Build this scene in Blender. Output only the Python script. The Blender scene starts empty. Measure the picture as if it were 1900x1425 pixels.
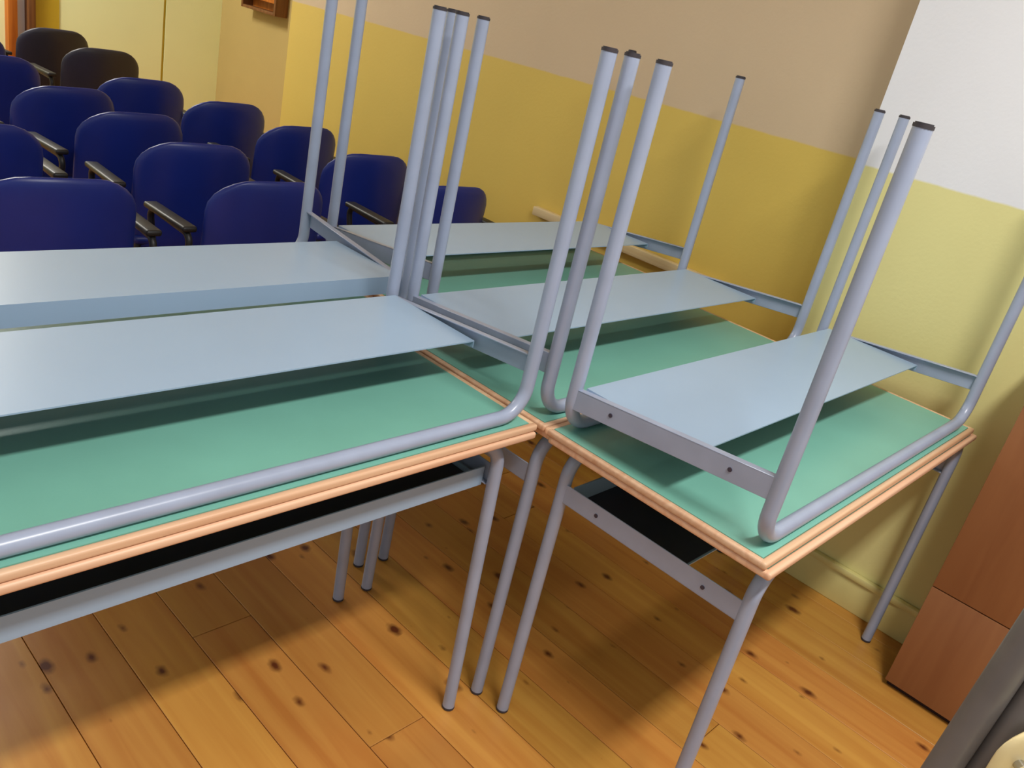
import bpy, bmesh, math, random
from mathutils import Vector, Matrix
random.seed(7)
scene = bpy.context.scene
COL = scene.collection
PI = math.pi

# ------------------------------------------------------------------ camera
cam_d = bpy.data.cameras.new('camera'); cam = bpy.data.objects.new('camera', cam_d); COL.objects.link(cam)
cam.location = (-1.20705, -0.88488, 1.42686)
cam.rotation_euler = (1.160462, -0.214275, -0.797521)
cam_d.sensor_fit = 'HORIZONTAL'; cam_d.sensor_width = 36.0
cam_d.lens = 1556.17 / 1900 * 36.0
cam_d.clip_start = 0.02; cam_d.clip_end = 60
scene.camera = cam

# ------------------------------------------------------------------ world, lights, exposure
world = bpy.data.worlds.new('world'); scene.world = world; world.use_nodes = True
bg = world.node_tree.nodes['Background']
bg.inputs['Color'].default_value = (0.90, 0.95, 1.0, 1); bg.inputs['Strength'].default_value = 0.60

def area(name, loc, sx, sy, power, color):
    l = bpy.data.lights.new(name, 'AREA'); l.shape = 'RECTANGLE'; l.size = sx; l.size_y = sy
    l.energy = power; l.color = color
    o = bpy.data.objects.new(name, l); COL.objects.link(o); o.location = loc
    return o
area('lamp_light_front', (-0.40, -1.28, 2.93), 1.2, 0.20, 66, (1.0, 0.985, 0.96))
area('lamp_light_rear', (-0.3, 5.0, 2.93), 1.2, 0.22, 105, (1.0, 0.98, 0.93))

vs = scene.view_settings
vs.view_transform = 'Standard'; vs.look = 'None'; vs.gamma = 1.0; vs.exposure = 0.0
vs.use_curve_mapping = False

# ------------------------------------------------------------------ helpers
def lin(c):
    c = c / 255.0
    return c / 12.92 if c <= 0.04045 else ((c + 0.055) / 1.055) ** 2.4
def rgb(r, g, b): return (lin(r), lin(g), lin(b), 1.0)

def mat(name, color, rough=0.5, metal=0.0, spec=0.5, var=0.06, scale=9.0, bump=0.0, bscale=60.0, coat=0.0):
    m = bpy.data.materials.new(name); m.use_nodes = True
    nt = m.node_tree; b = nt.nodes['Principled BSDF']
    b.inputs['Roughness'].default_value = rough; b.inputs['Metallic'].default_value = metal
    b.inputs['Specular IOR Level'].default_value = spec
    b.inputs['Coat Weight'].default_value = coat
    geo = nt.nodes.new('ShaderNodeNewGeometry')
    n = nt.nodes.new('ShaderNodeTexNoise'); n.inputs['Scale'].default_value = scale; n.inputs['Detail'].default_value = 3
    nt.links.new(geo.outputs['Position'], n.inputs['Vector'])
    r = nt.nodes.new('ShaderNodeValToRGB')
    r.color_ramp.elements[0].position = 0.3; r.color_ramp.elements[1].position = 0.7
    r.color_ramp.elements[0].color = tuple(c * (1 - var) for c in color[:3]) + (1,)
    r.color_ramp.elements[1].color = tuple(min(1, c * (1 + var)) for c in color[:3]) + (1,)
    nt.links.new(n.outputs['Fac'], r.inputs['Fac']); nt.links.new(r.outputs['Color'], b.inputs['Base Color'])
    if bump > 0:
        n2 = nt.nodes.new('ShaderNodeTexNoise'); n2.inputs['Scale'].default_value = bscale; n2.inputs['Detail'].default_value = 4
        nt.links.new(geo.outputs['Position'], n2.inputs['Vector'])
        bp = nt.nodes.new('ShaderNodeBump'); bp.inputs['Strength'].default_value = bump; bp.inputs['Distance'].default_value = 0.01
        nt.links.new(n2.outputs['Fac'], bp.inputs['Height']); nt.links.new(bp.outputs['Normal'], b.inputs['Normal'])
    return m

def wood_mat(name, c_light, c_dark, rough=0.45, axis='Y', knots=False, randomize=True, freq=30.0, grain=0.55):
    m = bpy.data.materials.new(name); m.use_nodes = True
    nt = m.node_tree; N = nt.nodes; L = nt.links
    b = N['Principled BSDF']; b.inputs['Roughness'].default_value = rough
    geo = N.new('ShaderNodeNewGeometry'); oi = N.new('ShaderNodeObjectInfo')
    # every piece is cut from another place of the log
    off = N.new('ShaderNodeVectorMath'); off.operation = 'MULTIPLY_ADD'
    cmb = N.new('ShaderNodeCombineXYZ')
    for i in range(3): L.new(oi.outputs['Random'], cmb.inputs[i])
    L.new(cmb.outputs[0], off.inputs[0]); off.inputs[1].default_value = (0.0, 3.0, 7.0) if randomize else (0, 0, 0)
    L.new(geo.outputs['Position'], off.inputs[2])
    mp = N.new('ShaderNodeMapping')
    s = {'X': (1.4, freq, freq), 'Y': (freq, 1.4, freq), 'Z': (freq, freq, 1.4)}[axis]
    mp.inputs['Scale'].default_value = s
    L.new(off.outputs[0], mp.inputs['Vector'])
    n = N.new('ShaderNodeTexNoise'); n.inputs['Scale'].default_value = 1.0; n.inputs['Detail'].default_value = 4; n.inputs['Distortion'].default_value = 0.6
    L.new(mp.outputs[0], n.inputs['Vector'])
    r = N.new('ShaderNodeValToRGB'); r.color_ramp.elements[0].position = 0.30; r.color_ramp.elements[1].position = 0.30 + grain * 0.6
    r.color_ramp.elements[0].color = c_dark; r.color_ramp.elements[1].color = c_light
    L.new(n.outputs['Fac'], r.inputs['Fac'])
    col = r.outputs['Color']
    if randomize:
        hsv = N.new('ShaderNodeHueSaturation')
        mr = N.new('ShaderNodeMapRange'); mr.inputs['To Min'].default_value = 0.88; mr.inputs['To Max'].default_value = 1.10
        L.new(oi.outputs['Random'], mr.inputs['Value']); L.new(mr.outputs[0], hsv.inputs['Value'])
        wn = N.new('ShaderNodeTexWhiteNoise'); wn.noise_dimensions = '1D'; L.new(oi.outputs['Random'], wn.inputs['W'])
        mh = N.new('ShaderNodeMapRange'); mh.inputs['To Min'].default_value = 0.492; mh.inputs['To Max'].default_value = 0.506
        L.new(wn.outputs['Value'], mh.inputs['Value']); L.new(mh.outputs[0], hsv.inputs['Hue'])
        L.new(col, hsv.inputs['Color']); col = hsv.outputs['Color']
    if knots:
        mk = N.new('ShaderNodeMapping'); mk.inputs['Scale'].default_value = (10.0, 6.2, 1.0)
        L.new(off.outputs[0], mk.inputs['Vector'])
        v = N.new('ShaderNodeTexVoronoi'); v.voronoi_dimensions = '2D'; v.inputs['Scale'].default_value = 1.0
        L.new(mk.outputs[0], v.inputs['Vector'])
        # wobble the rim
        nz = N.new('ShaderNodeTexNoise'); nz.inputs['Scale'].default_value = 55
        L.new(off.outputs[0], nz.inputs['Vector'])
        ad = N.new('ShaderNodeMath'); ad.operation = 'MULTIPLY_ADD'; ad.inputs[1].default_value = 0.10
        L.new(nz.outputs['Fac'], ad.inputs[0]); L.new(v.outputs['Distance'], ad.inputs[2])
        sep = N.new('ShaderNodeSeparateColor'); L.new(v.outputs['Color'], sep.inputs[0])
        ms = N.new('ShaderNodeMapRange'); ms.inputs['From Min'].default_value = 0.30; ms.inputs['From Max'].default_value = 1.0
        ms.inputs['To Min'].default_value = 0.0; ms.inputs['To Max'].default_value = 0.19
        L.new(sep.outputs[0], ms.inputs['Value'])
        sb = N.new('ShaderNodeMath'); sb.operation = 'SUBTRACT'; L.new(ms.outputs[0], sb.inputs[0]); L.new(ad.outputs[0], sb.inputs[1])
        mm = N.new('ShaderNodeMapRange'); mm.inputs['From Min'].default_value = -0.05; mm.inputs['From Max'].default_value = 0.07
        L.new(sb.outputs[0], mm.inputs['Value'])
        mix = N.new('ShaderNodeMix'); mix.data_type = 'RGBA'
        L.new(mm.outputs[0], mix.inputs['Factor']); L.new(col, mix.inputs['A']); mix.inputs['B'].default_value = rgb(96, 42, 14)
        col = mix.outputs['Result']
    L.new(col, b.inputs['Base Color'])
    bp = N.new('ShaderNodeBump'); bp.inputs['Strength'].default_value = 0.12; bp.inputs['Distance'].default_value = 0.004
    L.new(n.outputs['Fac'], bp.inputs['Height']); L.new(bp.outputs['Normal'], b.inputs['Normal'])
    return m

def two_tone(name, c_low, c_high, z_line, rough=0.6):
    """wall paint: a dado colour up to z_line, another colour above it"""
    m = bpy.data.materials.new(name); m.use_nodes = True
    nt = m.node_tree; N = nt.nodes; L = nt.links; b = N['Principled BSDF']; b.inputs['Roughness'].default_value = rough
    b.inputs['Specular IOR Level'].default_value = 0.35
    geo = N.new('ShaderNodeNewGeometry'); sp = N.new('ShaderNodeSeparateXYZ'); L.new(geo.outputs['Position'], sp.inputs[0])
    nz = N.new('ShaderNodeTexNoise'); nz.inputs['Scale'].default_value = 14; L.new(geo.outputs['Position'], nz.inputs['Vector'])
    ad = N.new('ShaderNodeMath'); ad.operation = 'MULTIPLY_ADD'; ad.inputs[1].default_value = 0.006
    L.new(nz.outputs['Fac'], ad.inputs[0]); L.new(sp.outputs['Z'], ad.inputs[2])
    mr = N.new('ShaderNodeMapRange'); mr.inputs['From Min'].default_value = z_line; mr.inputs['From Max'].default_value = z_line + 0.006
    L.new(ad.outputs[0], mr.inputs['Value'])
    mix = N.new('ShaderNodeMix'); mix.data_type = 'RGBA'; mix.inputs['A'].default_value = c_low; mix.inputs['B'].default_value = c_high
    L.new(mr.outputs[0], mix.inputs['Factor'])
    n2 = N.new('ShaderNodeTexNoise'); n2.inputs['Scale'].default_value = 2.2; n2.inputs['Detail'].default_value = 3; L.new(geo.outputs['Position'], n2.inputs['Vector'])
    hs = N.new('ShaderNodeHueSaturation'); mv = N.new('ShaderNodeMapRange'); mv.inputs['To Min'].default_value = 0.94; mv.inputs['To Max'].default_value = 1.06
    L.new(n2.outputs['Fac'], mv.inputs['Value']); L.new(mv.outputs[0], hs.inputs['Value']); L.new(mix.outputs['Result'], hs.inputs['Color'])
    L.new(hs.outputs['Color'], b.inputs['Base Color'])
    n3 = N.new('ShaderNodeTexNoise'); n3.inputs['Scale'].default_value = 90; L.new(geo.outputs['Position'], n3.inputs['Vector'])
    bp = N.new('ShaderNodeBump'); bp.inputs['Strength'].default_value = 0.08; bp.inputs['Distance'].default_value = 0.006
    L.new(n3.outputs['Fac'], bp.inputs['Height']); L.new(bp.outputs['Normal'], b.inputs['Normal'])
    return m

def box(bm, x0, x1, y0, y1, z0, z1, bevel=0.0, seg=2):
    r = bmesh.ops.create_cube(bm, size=1.0)
    bmesh.ops.scale(bm, vec=(x1 - x0, y1 - y0, z1 - z0), verts=r['verts'])
    bmesh.ops.translate(bm, vec=((x0 + x1) / 2, (y0 + y1) / 2, (z0 + z1) / 2), verts=r['verts'])
    if bevel > 0:
        es = list({e for v in r['verts'] for e in v.link_edges})
        bmesh.ops.bevel(bm, geom=es, offset=bevel, segments=seg, profile=0.5, affect='EDGES')

def disc(bm, c, axis, r, depth, seg=14):
    q = Vector((0, 0, 1)).rotation_difference(Vector(axis).normalized())
    m = Matrix.Translation(Vector(c)) @ q.to_matrix().to_4x4()
    bmesh.ops.create_cone(bm, cap_ends=True, segments=seg, radius1=r, radius2=r, depth=depth, matrix=m)

def fillet(pts, rads, n=7):
    """round the corners of a polyline"""
    pts = [Vector(p) for p in pts]; out = [pts[0]]
    for i in range(1, len(pts) - 1):
        a, p, c = pts[i - 1], pts[i], pts[i + 1]; r = rads[i - 1]
        u = (a - p).normalized(); w = (c - p).normalized(); ang = u.angle(w)
        if r <= 0 or ang > PI - 0.02: out.append(p); continue
        d = r / math.tan(ang / 2); s = p + u * d; e = p + w * d
        cen = p + (u + w).normalized() * (r / math.sin(ang / 2))
        v0 = s - cen; v1 = e - cen; tot = v0.angle(v1); ax = v0.cross(v1).normalized()
        for k in range(n + 1): out.append(cen + Matrix.Rotation(tot * k / n, 3, ax) @ v0)
    out.append(pts[-1]); return out

def tube(bm, path, r, seg=14):
    path = [Vector(p) for p in path]; rings = []
    up = None
    for i, p in enumerate(path):
        t = (path[min(i + 1, len(path) - 1)] - path[max(i - 1, 0)]).normalized()
        if up is None:
            up = Vector((0, 1, 0)) if abs(t.y) < 0.9 else Vector((1, 0, 0))
        s = t.cross(up).normalized(); up = s.cross(t).normalized()
        rings.append([bm.verts.new(p + (s * math.cos(2 * PI * k / seg) + up * math.sin(2 * PI * k / seg)) * r) for k in range(seg)])
    for a, b_ in zip(rings, rings[1:]):
        for k in range(seg): bm.faces.new((a[k], a[(k + 1) % seg], b_[(k + 1) % seg], b_[k]))
    bm.faces.new(rings[0][::-1]); bm.faces.new(rings[-1])

def obj(name, bm, m, parent=None, smooth=False):
    bmesh.ops.recalc_face_normals(bm, faces=bm.faces[:])
    me = bpy.data.meshes.new(name); bm.to_mesh(me); bm.free()
    me.materials.append(m)
    if smooth:
        me.polygons.foreach_set('use_smooth', [True] * len(me.polygons))
        me.set_sharp_from_angle(angle=math.radians(42))
    o = bpy.data.objects.new(name, me); COL.objects.link(o); o.parent = parent
    return o
def boxobj(name, dims, m, parent=None, bevel=0.0):
    bm = bmesh.new(); box(bm, *dims, bevel=bevel); return obj(name, bm, m, parent, smooth=bevel > 0)
def tag(o, label, cat, group=None):
    o['label'] = label; o['category'] = cat
    if group: o['group'] = group
    return o
def struct(o, label=None):
    o['kind'] = 'structure'
    if label: o['label'] = label
    return o
def empty(name, loc=(0, 0, 0), rot=(0, 0, 0)):
    o = bpy.data.objects.new(name, None); COL.objects.link(o); o.location = loc; o.rotation_euler = rot
    o.empty_display_size = 0.1
    return o
def copy_tree(o, parent=None):
    c = o.copy(); COL.objects.link(c); c.parent = parent
    for ch in list(o.children):
        copy_tree(ch, c)
    return c

# ------------------------------------------------------------------ materials
M_GREEN = mat('green_laminate', rgb(122, 184, 166), rough=0.38, var=0.05, scale=5, bump=0.03, bscale=200)
M_BEECH = wood_mat('beech_edging', rgb(226, 188, 152), rgb(212, 164, 126), rough=0.45, axis='X', freq=60)
M_METAL = mat('grey_painted_tube', rgb(156, 166, 188), rough=0.30, var=0.06, scale=14, spec=0.6)
M_TRAY = mat('grey_painted_sheet', rgb(154, 178, 202), rough=0.34, var=0.03, scale=3, spec=0.5)
M_TUBE_SHADE = mat('shaded_grey_tube', rgb(112, 106, 102), rough=0.38, var=0.15, scale=20)  # shade on the school chair uprights, painted into their grey
M_TRAY_SHADE = mat('tray_inner_shade', rgb(46, 45, 60), rough=0.6, var=0.1)  # painted shade for the inside of the desk trays
M_CAP = mat('dark_rubber', rgb(58, 52, 56), rough=0.7, var=0.1)
M_BOLT = mat('dark_bolt', rgb(60, 55, 70), rough=0.4, var=0.1)
M_BLUE = mat('blue_plastic', rgb(22, 40, 122), rough=0.36, var=0.08, scale=6, bump=0.02, bscale=260)
M_DARKCHAIR = mat('charcoal_plastic', rgb(44, 42, 54), rough=0.42, var=0.08, scale=6)
M_BLACK = mat('black_plastic', rgb(24, 24, 26), rough=0.45, var=0.1)
M_CHROME = mat('steel', rgb(190, 190, 190), rough=0.25, metal=1.0)
M_PLANK = wood_mat('pine_planks', rgb(212, 154, 72), rgb(192, 126, 54), rough=0.38, axis='Y', knots=True, freq=26, grain=0.7)
M_SUB = mat('dark_subfloor', rgb(50, 28, 14), rough=0.9)
M_WALL_R = two_tone('white_over_pale_yellow_paint', rgb(226, 218, 150), rgb(232, 232, 234), 1.268)
M_WALL_L = two_tone('tan_over_ochre_tones', rgb(216, 186, 90), rgb(208, 184, 150), 1.268)  # set-back wall in darker, warmer tones than the near wall
M_WALL_FAR = two_tone('pale_yellow_far_paint', rgb(238, 244, 186), rgb(236, 234, 222), 1.9)
M_WALL_ALC = two_tone('beige_yellow_paint', rgb(182, 160, 100), rgb(190, 174, 142), 1.9)
M_SKIRT = mat('pale_yellow_gloss', rgb(222, 212, 142), rough=0.4, var=0.04)
M_OCHRE = mat('ochre_panel', rgb(196, 168, 42), rough=0.5, var=0.03)
M_FRAMEWOOD = wood_mat('orange_brown_wood', rgb(196, 116, 36), rgb(165, 88, 24), axis='Z', randomize=False)
M_DARKWOOD = wood_mat('dark_brown_wood', rgb(128, 84, 44), rgb(98, 58, 28), axis='Z', randomize=False)
M_WHITE = mat('white_paint', rgb(232, 228, 225), rough=0.5, var=0.02)
M_CABINET = wood_mat('brown_cabinet_veneer', rgb(158, 108, 66), rgb(138, 88, 52), rough=0.5, axis='Z', freq=22, grain=0.9)
M_PLINTH = mat('dark_plinth', rgb(48, 22, 10), rough=0.8)
M_RAIL = wood_mat('pale_rail_wood', rgb(214, 194, 150), rgb(196, 170, 122), axis='Y', randomize=False)
M_PLY = wood_mat('pale_plywood', rgb(228, 210, 158), rgb(212, 190, 134), rough=0.4, axis='X', freq=20)
M_CEIL = mat('white_ceiling', rgb(236, 234, 228), rough=0.8, var=0.02)

# ------------------------------------------------------------------ the setting
floor = boxobj('floor', (-3.2, 2.4, -3.2, 5.6, -0.06, -0.018), M_SUB); struct(floor, 'knotty orange pine plank floor')
PW = 0.148; GAP = 0.0016
plank_mesh = {}
def plank(x0, y0, y1):
    key = round(y1 - y0, 3)
    if key not in plank_mesh:
        bm = bmesh.new(); l = y1 - y0
        box(bm, -PW / 2 + GAP / 2, PW / 2 - GAP / 2, -l / 2 + GAP / 2, l / 2 - GAP / 2, -0.018, 0.0, bevel=0.0012, seg=1)
        o = obj('plank', bm, M_PLANK, floor); plank_mesh[key] = o.data
    else:
        o = bpy.data.objects.new('plank', plank_mesh[key]); COL.objects.link(o); o.parent = floor
    o.location = (x0 + PW / 2, (y0 + y1) / 2, 0)
xs = -0.713 - 16 * PW; k = 0
while xs < 2.35:
    if abs(xs + 0.269) < 0.01: cuts = [0.022, 3.0]
    else:
        c0 = [-1.3, 0.9, -0.4, 1.6, 0.5, -2.0, 1.2][k % 7]
        cuts = [c0, c0 + 2.7]
    ys = [-3.2] + [c for c in cuts if c < 5.3] + [5.6]
    for a, b_ in zip(ys, ys[1:]): plank(xs, a, b_)
    xs += PW; k += 1

WR = 1.28; WL = 1.46; WA = 2.25; YB = 5.5; YS = 0.075; YE = 3.32; HC = 3.1
struct(boxobj('wall_right', (WR, 1.75, -3.2, YS, -0.02, HC), M_WALL_R), 'near right wall, white above pale yellow')
struct(boxobj('wall_recess', (WL, 1.75, YS, YE, -0.02, HC), M_WALL_L), 'set-back right wall, tan above ochre')
struct(boxobj('wall_return', (1.75, WA, YE - 0.2, YE, -0.02, HC), M_WALL_L), 'end of the set-back wall')
struct(boxobj('wall_alcove', (WA, WA + 0.15, YE - 0.2, YB + 0.15, -0.02, HC), M_WALL_ALC), 'beige-yellow side wall at the far end')
wb = boxobj('wall_back', (-3.2, 0.775, YB, YB + 0.15, -0.02, HC), M_WALL_FAR); struct(wb, 'pale yellow far wall')
boxobj('panel', (1.10, 1.806, YB, YB + 0.15, -0.02, HC), M_WALL_FAR, wb)
boxobj('panel', (1.826, WA, YB, YB + 0.15, -0.02, HC), M_WALL_FAR, wb)
boxobj('joint_strip', (1.806, 1.826, YB + 0.012, YB + 0.1, -0.02, HC), M_OCHRE, wb)
boxobj('ochre_panel', (0.942, 1.10, YB - 0.005, YB + 0.15, -0.02, HC), M_OCHRE, wb)
d1 = empty('door_1', (0.855, YB, 0)); struct(d1, 'white door in a brown wooden frame on the far wall')
boxobj('door_frame', (-0.080, -0.024, -0.06, 0.12, 0, 2.15), M_FRAMEWOOD, d1, 0.003)
boxobj('door_leaf', (-0.024, 0.040, 0.01, 0.06, 0, 2.10), M_WHITE, d1, 0.002)
boxobj('door_frame', (0.040, 0.087, -0.05, 0.12, 0, 2.15), M_DARKWOOD, d1, 0.003)
boxobj('door_head', (-0.08, 0.087, -0.05, 0.12, 2.15, HC), M_WALL_FAR, d1)
struct(boxobj('ceiling', (-3.2, 2.4, -3.2, 5.65, HC, HC + 0.1), M_CEIL), 'white ceiling')
# skirtings
def skirting(name, x, y0, y1, m):
    bm = bmesh.new()
    box(bm, x - 0.014, x - 0.0005, y0, y1, 0.0005, 0.105, bevel=0.002)
    box(bm, x - 0.024, x - 0.0005, y0, y1, 0.105, 0.126, bevel=0.005)
    return struct(obj(name, bm, m, None, True), 'painted skirting board with a rounded top lip')
skirting('baseboard_right', WR, -3.1, YS - 0.01, M_SKIRT)
skirting('baseboard_recess', WL, YS + 0.01, YE - 0.01, M_OCHRE)
# pale rail on the recessed wall
bm = bmesh.new(); box(bm, WL - 0.03, WL - 0.001, 0.45, 1.36, 0.722, 0.758, bevel=0.004)
struct(obj('trim_1', bm, M_RAIL, None, True), 'pale wooden dado rail on the ochre wall')

# lamps behind the camera and over the chairs
def ceiling_lamp(loc, lx, label):
    t = tag(empty('ceiling_lamp', loc), label, 'lamp', 'ceiling lamps')
    boxobj('housing', (-lx / 2, lx / 2, -0.13, 0.13, 0.03, HC - loc[2]), M_WHITE, t, 0.01)
    for s in (-1, 1):
        bm = bmesh.new(); tube(bm, [(-lx / 2 + 0.03, s * 0.06, 0.016), (lx / 2 - 0.03, s * 0.06, 0.016)], 0.013, 10)
        obj('fluorescent_tube', bm, M_WHITE, t, True)
ceiling_lamp((-0.40, -1.28, 2.94), 1.2, 'white fluorescent ceiling lamp above the foreground')
ceiling_lamp((-0.3, 5.0, 2.94), 1.2, 'white fluorescent ceiling lamp above the blue chairs')

# ------------------------------------------------------------------ school desks
DW, DD, DH, DT = 1.1719, 0.4973, 0.71, 0.0145
IX, IY, TR = 0.0215, 0.0335, 0.0138
def make_desk(b_rear, b_front, tray_drop):
    """b_rear, b_front: drop of the side bars below the top at the rear and front legs"""
    root = empty('school_desk')
    hw, hd = DW / 2, DD / 2; e = 0.014; zt = DH - DT
    bm = bmesh.new(); box(bm, -hw + e, hw - e, -hd + e, hd - e, zt + 0.0004, DH - 0.0004); top = obj('tabletop', bm, M_GREEN, root)
    for s in (-1, 1):
        bm = bmesh.new(); box(bm, -hw, hw, s * hd - (e if s > 0 else 0), s * hd + (e if s < 0 else 0), zt, DH, bevel=0.0045, seg=3)
        obj('edging', bm, M_BEECH, top, True)
    for s in (-1, 1):
        bm = bmesh.new(); box(bm, s * hw - (e if s > 0 else 0), s * hw + (e if s < 0 else 0), -hd + e * 0.4, hd - e * 0.4, zt + 0.0003, DH - 0.0003, bevel=0.004, seg=3)
        obj('edging', bm, M_BEECH, top, True)
    lx, ly = hw - IX, hd - IY
    for s in (-1, 1):
        zr = zt - TR
        path = fillet([(-lx, s * ly, 0.004), (-lx, s * ly, zr), (lx, s * ly, zr), (lx, s * ly, 0.004)], [0.060, 0.060], 9)
        bm = bmesh.new(); tube(bm, path, TR, 18); fr = obj('tube_frame', bm, M_METAL, root, True)
        for q in (-1, 1):
            bm = bmesh.new(); disc(bm, (q * lx, s * ly, 0.0035), (0, 0, 1), TR + 0.0006, 0.007, 18)
            bmesh.ops.bevel(bm, geom=[ed for ed in bm.edges if abs(ed.verts[0].co.z) < 1e-4 and abs(ed.verts[1].co.z) < 1e-4], offset=0.002, segments=2, affect='EDGES')
            obj('foot_cap', bm, M_CAP, fr, True)
    zb = zt - tray_drop
    for s in (-1, 1):                              # side bars between the legs
        bm = bmesh.new(); xo, xi = s * (lx + 0.008), s * (lx - 0.008)
        box(bm, min(xo, xo - s * 0.003), max(xo, xo - s * 0.003), -ly + 0.008, ly - 0.008, 0, 0.042, bevel=0.0008, seg=1)
        box(bm, min(xo, xi), max(xo, xi), -ly + 0.008, ly - 0.008, 0, 0.003, bevel=0.0008, seg=1)
        for v in bm.verts: v.co.z += zt - (b_rear + b_front) / 2 + (b_front - b_rear) * (-v.co.y / (2 * ly)) * -1
        bar = obj('side_bar', bm, M_METAL, root, True)
        for yy in (-0.13, 0.12):
            bm = bmesh.new(); disc(bm, (s * (lx + 0.0082), yy, zt - (b_rear + b_front) / 2 + 0.02 + (b_front - b_rear) * yy / (2 * ly)), (1, 0, 0), 0.0042, 0.003, 8); obj('bolt', bm, M_BOLT, bar, True)
    # tray: sheet with a folded lip along the back
    tx = lx - 0.0075; y1 = 0.196; y0 = -0.062
    bm = bmesh.new(); box(bm, -tx, tx, y0, y1, zb - 0.0005, zb + 0.002); box(bm, -tx, tx, y1 - 0.003, y1, zb + 0.002, zb + 0.042)
    for s in (-1, 1): box(bm, s * tx - (0.002 if s > 0 else 0), s * tx + (0.002 if s < 0 else 0), y0, y1 - 0.003, zb + 0.002, zb + 0.014)
    tray = obj('tray', bm, M_TRAY, root)
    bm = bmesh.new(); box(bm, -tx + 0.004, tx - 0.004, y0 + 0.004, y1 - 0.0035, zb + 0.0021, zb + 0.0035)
    obj('tray_shade_sheet', bm, M_TRAY_SHADE, tray)  # thin dark sheet added as the shade inside the tray
    return root
desk0 = make_desk(0.122, 0.122, 0.127); desk1 = make_desk(0.098, 0.138, 0.104)
seen = set()
def place_desk(cx, cy, up, flip, label, group, fx=0.0, fy=0.0, lean=0.0):
    """fx, fy: how far this desk's steel frame sits off the middle of its top; lean: shift of its feet"""
    p = desk0 if up else desk1
    o = copy_tree(p) if up in seen else p; seen.add(up)
    if up: o.location = (cx, cy, DH); o.rotation_euler = (0, 0, PI if flip else 0); o.location.z = 0.0
    else: o.location = (cx, cy, 2 * DH); o.rotation_euler = (0, PI, PI if flip else 0)
    for c in o.children:
        if not c.name.startswith('tabletop'): c.location = (-fx if flip else fx, -fy if flip else fy, 0)
    if lean:
        for c in [c for k in o.children if k.name.startswith('tube_frame') for c in (k, *k.children)]:
            c.data = c.data.copy()
            for v in c.data.vertices: v.co.y += (-lean if flip else lean) * (1 - v.co.z / DH)
    tag(o, label, 'desk', group); return o
hw, hd = DW / 2, DD / 2
GU, GD = 'upturned desks lying on other desks', 'upright desks on the floor'
# left column, front pair
place_desk(-0.005 - hw, 0.0 + hd, False, False, 'upturned desk in the left foreground, its long grey tube along the near edge', GU)
# right column, front pair
place_desk(0.003 + hw, -0.024 - hd, True, False, 'upright desk at the right front, one leg running off the picture bottom', GD, 0.021, -0.0056)
place_desk(0.0 + hw, -0.012 - hd, False, False, 'upturned desk at the right front, its thick nearest leg before the white wall', GU)
# right column, middle pair
place_desk(0.0113 + hw, -0.0225 + hd, True, False, 'upright green desk in the middle of the right column, between two others', GD)
place_desk(0.0030 + hw, -0.0105 + hd, False, False, 'upturned desk in the middle of the right column, second from the front', GU)
# left column, rear pair
place_desk(0.0948 - hw, 0.499 + hd, True, False, 'upright desk at the back left, mostly hidden below an upturned one', GD)
place_desk(0.0930 - hw, 0.499 + hd, False, True, 'upturned desk at the back left, folded tray lip facing the viewer', GU)
# right column, rear pair
place_desk(0.1290 + hw, 0.4885 + hd, True, False, 'upright desk at the back right by the ochre wall, under an upturned one', GD)
place_desk(0.1278 + hw, 0.4885 + hd, False, False, 'upturned desk farthest back on the right, beside the ochre wall', GU)

# left column, front, lower desk (its frame leans a little)
place_desk(-0.009 - hw, -0.0045 + hd, True, True, 'upright desk at the lower left with a grey tray lip facing the viewer', GD, -0.0256, 0.012, -0.029)

# ------------------------------------------------------------------ wooden cabinet by the right wall
cb = tag(empty('cabinet', (1.02, -0.603, 0)), 'brown wood veneer cabinet standing against the pale yellow wall at the right edge', 'cabinet')
boxobj('plinth', (0.02, 0.24, -0.88, -0.006, 0.0, 0.024), M_PLINTH, cb)
boxobj('carcass', (0.018, 0.245, -0.90, -0.002, 0.022, 1.05), M_CABINET, cb, 0.002)
boxobj('front_panel', (0.0, 0.018, -0.90, -0.001, 0.020, 0.3375), M_CABINET, cb, 0.0015)
boxobj('front_panel', (0.0, 0.018, -0.90, -0.001, 0.3405, 1.05), M_CABINET, cb, 0.0015)

# ------------------------------------------------------------------ case hanging on the far side wall
wc = tag(empty('wall_case', (WA, 4.83, 1.10)), 'dark brown wooden case hanging on the beige wall, top of the picture', 'wall case')
boxobj('back_board', (-0.02, -0.001, -0.20, 0.20, 0.01, 0.42), M_FRAMEWOOD, wc)
boxobj('frame_side', (-0.10, -0.001, -0.225, -0.20, 0.0, 0.43), M_DARKWOOD, wc, 0.003)
boxobj('frame_side', (-0.10, -0.001, 0.20, 0.225, 0.0, 0.43), M_DARKWOOD, wc, 0.003)
boxobj('bottom_board', (-0.10, -0.001, -0.20, 0.20, 0.0, 0.02), M_DARKWOOD, wc, 0.003)
boxobj('top_board', (-0.10, -0.001, -0.20, 0.20, 0.41, 0.43), M_DARKWOOD, wc, 0.003)
boxobj('flap', (-0.095, -0.08, -0.198, 0.198, 0.075, 0.405), M_FRAMEWOOD, wc, 0.003)

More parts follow.
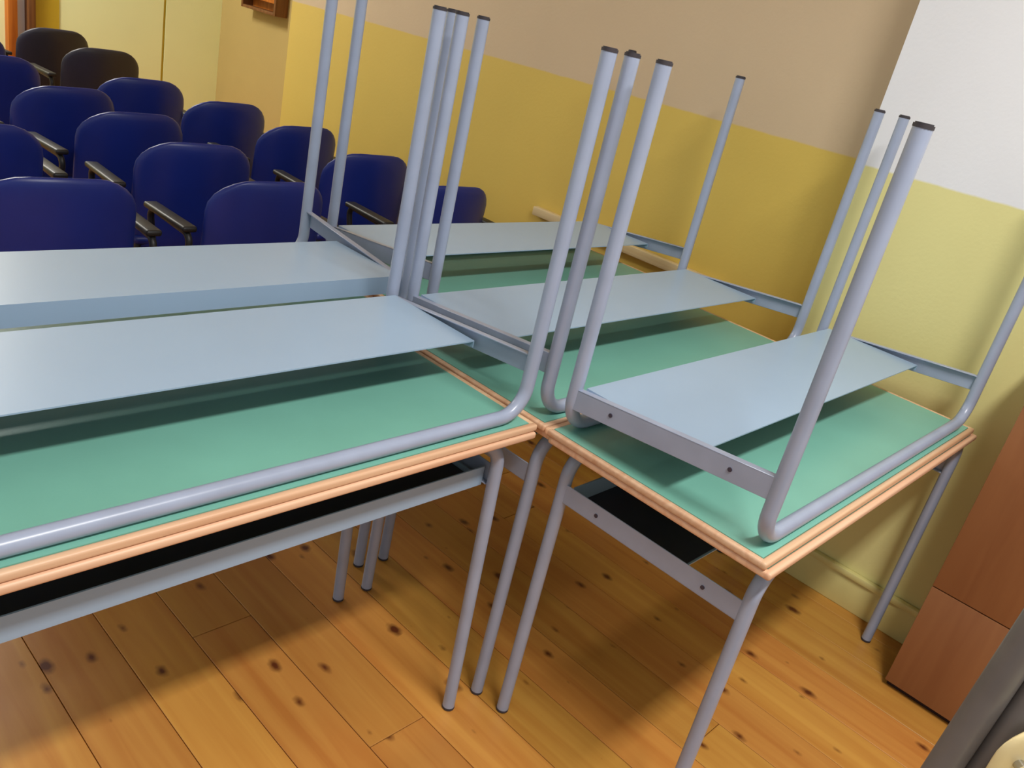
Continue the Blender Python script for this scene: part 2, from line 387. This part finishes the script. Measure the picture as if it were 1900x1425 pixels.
# ------------------------------------------------------------------ blue chairs
def shell(half_w, z0, z1, yfun, th, r_top, r_bot, nu=20, nv=18):
    """closed curved panel with a rounded outline; yfun(x, z) is its middle surface"""
    bm = bmesh.new(); F = []; B = []
    for j in range(nv + 1):
        t = j / nv; t = 0.5 - 0.5 * math.cos(PI * t); z = z0 + (z1 - z0) * t
        dtop = z1 - z; dbot = z - z0; w = half_w
        if dtop < r_top: w = half_w - r_top * 1.35 * (1 - math.sqrt(max(0, 1 - ((r_top - dtop) / r_top) ** 2.2)))
        if dbot < r_bot: w = min(w, half_w - r_bot * (1 - math.sqrt(max(0, 1 - ((r_bot - dbot) / r_bot) ** 2))))
        fr, br = [], []
        for i in range(nu + 1):
            u = -math.cos(PI * i / nu); x = u * w
            edge = max(abs(u) ** 8, (2 * t - 1) ** 8 if True else 0)
            h = th / 2 * math.sqrt(max(0.0, 1 - min(1, edge)))
            zz = z + (0.014 * (1 - (x / half_w) ** 2) if dtop < r_top else 0) * (1 - dtop / r_top if dtop < r_top else 0)
            y = yfun(x, zz)
            fr.append(bm.verts.new((x, y + h + 0.0004, zz))); br.append(bm.verts.new((x, y - h - 0.0004, zz)))
        F.append(fr); B.append(br)
    for j in range(nv):
        for i in range(nu):
            bm.faces.new((F[j][i], F[j][i + 1], F[j + 1][i + 1], F[j + 1][i]))
            bm.faces.new((B[j][i], B[j + 1][i], B[j + 1][i + 1], B[j][i + 1]))
    for j in range(nv):
        bm.faces.new((F[j][0], F[j + 1][0], B[j + 1][0], B[j][0])); bm.faces.new((F[j][nu], B[j][nu], B[j + 1][nu], F[j + 1][nu]))
    for i in range(nu):
        bm.faces.new((F[0][i], B[0][i], B[0][i + 1], F[0][i + 1])); bm.faces.new((F[nv][i], F[nv][i + 1], B[nv][i + 1], B[nv][i]))
    return bm
def make_chair(plastic):
    root = empty('armchair')
    back_y = lambda x, z: -0.165 - 0.10 * (z - 0.42) + 0.055 * (x / 0.21) ** 2
    obj('backrest', shell(0.215, 0.39, 0.790, back_y, 0.030, 0.10, 0.05), plastic, root, True)
    bm = bmesh.new(); box(bm, -0.21, 0.21, -0.15, 0.21, 0.415, 0.45, bevel=0.016, seg=3); obj('seat', bm, plastic, root, True)
    for s in (-1, 1):
        for (y0, y1) in ((0.16, 0.19), (-0.13, -0.19)):
            bm = bmesh.new(); tube(bm, [(s * 0.19, y0, 0.42), (s * 0.215, y1, 0.0)], 0.012, 10); obj('leg', bm, M_BLACK, root, True)
        bm = bmesh.new()
        tube(bm, fillet([(s * 0.20, -0.10, 0.425), (s * 0.262, -0.12, 0.46), (s * 0.265, -0.15, 0.615), (s * 0.265, 0.13, 0.625), (s * 0.262, 0.09, 0.46), (s * 0.20, 0.08, 0.425)], [0.02, 0.03, 0.03, 0.03, 0.02], 5), 0.011, 10)
        ar = obj('armrest', bm, M_BLACK, root, True)
        bm = bmesh.new(); box(bm, s * 0.265 - 0.024, s * 0.265 + 0.024, -0.15, 0.13, 0.622, 0.642, bevel=0.008, seg=3); obj('arm_pad', bm, M_BLACK, ar, True)
        bm = bmesh.new(); disc(bm, (s * 0.244, -0.10, 0.455), (1, 0, 0.3), 0.012, 0.012, 10); obj('arm_bolt', bm, M_CHROME, ar, True)
    return root
blue0 = make_chair(M_BLUE); dark0 = make_chair(M_DARKCHAIR)
used = set()
def place_chair(proto, x, y, rz, label):
    o = proto if proto.name not in used else copy_tree(proto); used.add(proto.name)
    o.location = (x, y + 0.20, 0); o.rotation_euler = (0, 0, math.radians(rz))
    return tag(o, label, 'chair', 'armchairs in rows behind the desks')
for proto, x, y, rz, label in [
    (blue0, -0.345, 1.44, -2, 'blue plastic armchair cut by the left edge, nearest the desks'),
    (blue0, 0.305, 1.46, 0, 'blue armchair with a bright top edge, touching the back left desk in view'),
    (blue0, 1.105, 1.46, -3, 'blue armchair farthest right, nearest the ochre wall, between desk legs'),
    (blue0, -0.385, 2.05, 0, 'blue armchair at the left edge, second in its row from the desks'),
    (blue0, 0.305, 1.94, -3, 'blue armchair second in the middle row, behind the bright-edged one'),
    (blue0, 1.06, 1.92, -4, 'blue armchair second from the front in the row along the wall'),
    (blue0, 0.26, 2.40, 4, 'blue armchair third from the front in the middle row'),
    (blue0, 1.01, 2.40, 3, 'blue armchair third along the wall, just left of two grey desk legs'),
    (blue0, 0.16, 2.82, 8, 'blue armchair fourth from the front in the middle row'),
    (blue0, 0.89, 2.83, 2, 'dark blue armchair fourth along the wall, clear against the yellow'),
    (blue0, 0.09, 3.46, 2, 'dark blue armchair fifth from the front in the middle row, left edge'),
    (blue0, 0.68, 3.24, 0, 'dark blue armchair fifth in the row along the wall'),
    (dark0, 0.84, 4.12, 3, 'charcoal armchair before the far wall, second from the back'),
    (dark0, 0.80, 4.74, 8, 'charcoal armchair farthest back, below the ochre panel'),
    (blue0, 0.17, 4.17, 0, 'blue armchair just showing at the left edge beside the charcoal chairs'),
]: place_chair(proto, x, y, rz, label)

# ------------------------------------------------------------------ stacked school chairs at the lower right corner
def make_school_chair():
    root = empty('school_chair')
    for s in (-1, 1):
        bm = bmesh.new(); tube(bm, fillet([(s * 0.21, -0.25, 0.0), (s * 0.20, -0.20, 0.44), (s * 0.175, -0.20, 0.84)], [0.25], 8), 0.0115, 16); rl = obj('back_upright', bm, M_TUBE_SHADE, root, True)
        bm = bmesh.new(); tube(bm, fillet([(s * 0.20, 0.22, 0.0), (s * 0.19, 0.18, 0.43), (s * 0.19, -0.185, 0.43)], [0.05], 8), 0.011, 14); obj('front_leg', bm, M_METAL, root, True)
    bm = bmesh.new(); box(bm, -0.19, 0.19, -0.17, 0.21, 0.442, 0.452, bevel=0.004); obj('seat', bm, M_PLY, root, True)
    bk = obj('backrest', shell(0.208, 0.52, 0.668, lambda x, z: -0.180 - 0.006 * (1 - (x / 0.208) ** 2), 0.010, 0.03, 0.03, 24, 26), M_PLY, root, True)
    for s in (-1, 1):
        bm = bmesh.new(); disc(bm, (s * 0.190, -0.175, 0.637), (0, 1, 0), 0.0042, 0.007, 12); obj('bolt', bm, M_CHROME, bk, True)
    return root
sc0 = make_school_chair()
th = math.radians(136)
for i, (dz, cx, cy, lab) in enumerate([(0.0, -0.530, -1.225, 'lowest'), (0.1, -0.545, -1.205, 'second lowest'), (0.2, -0.555, -1.190, 'middle one'), (0.3, -0.590, -1.138, 'second highest'), (0.4, -0.574, -1.163, 'topmost')]):
    o = sc0 if i == 0 else copy_tree(sc0)
    o.location = (cx, cy, dz); o.rotation_euler = (0, 0, th)
    tag(o, 'grey tube school chair with plywood back, %s of the stack at lower right' % lab, 'chair', 'stacked school chairs')
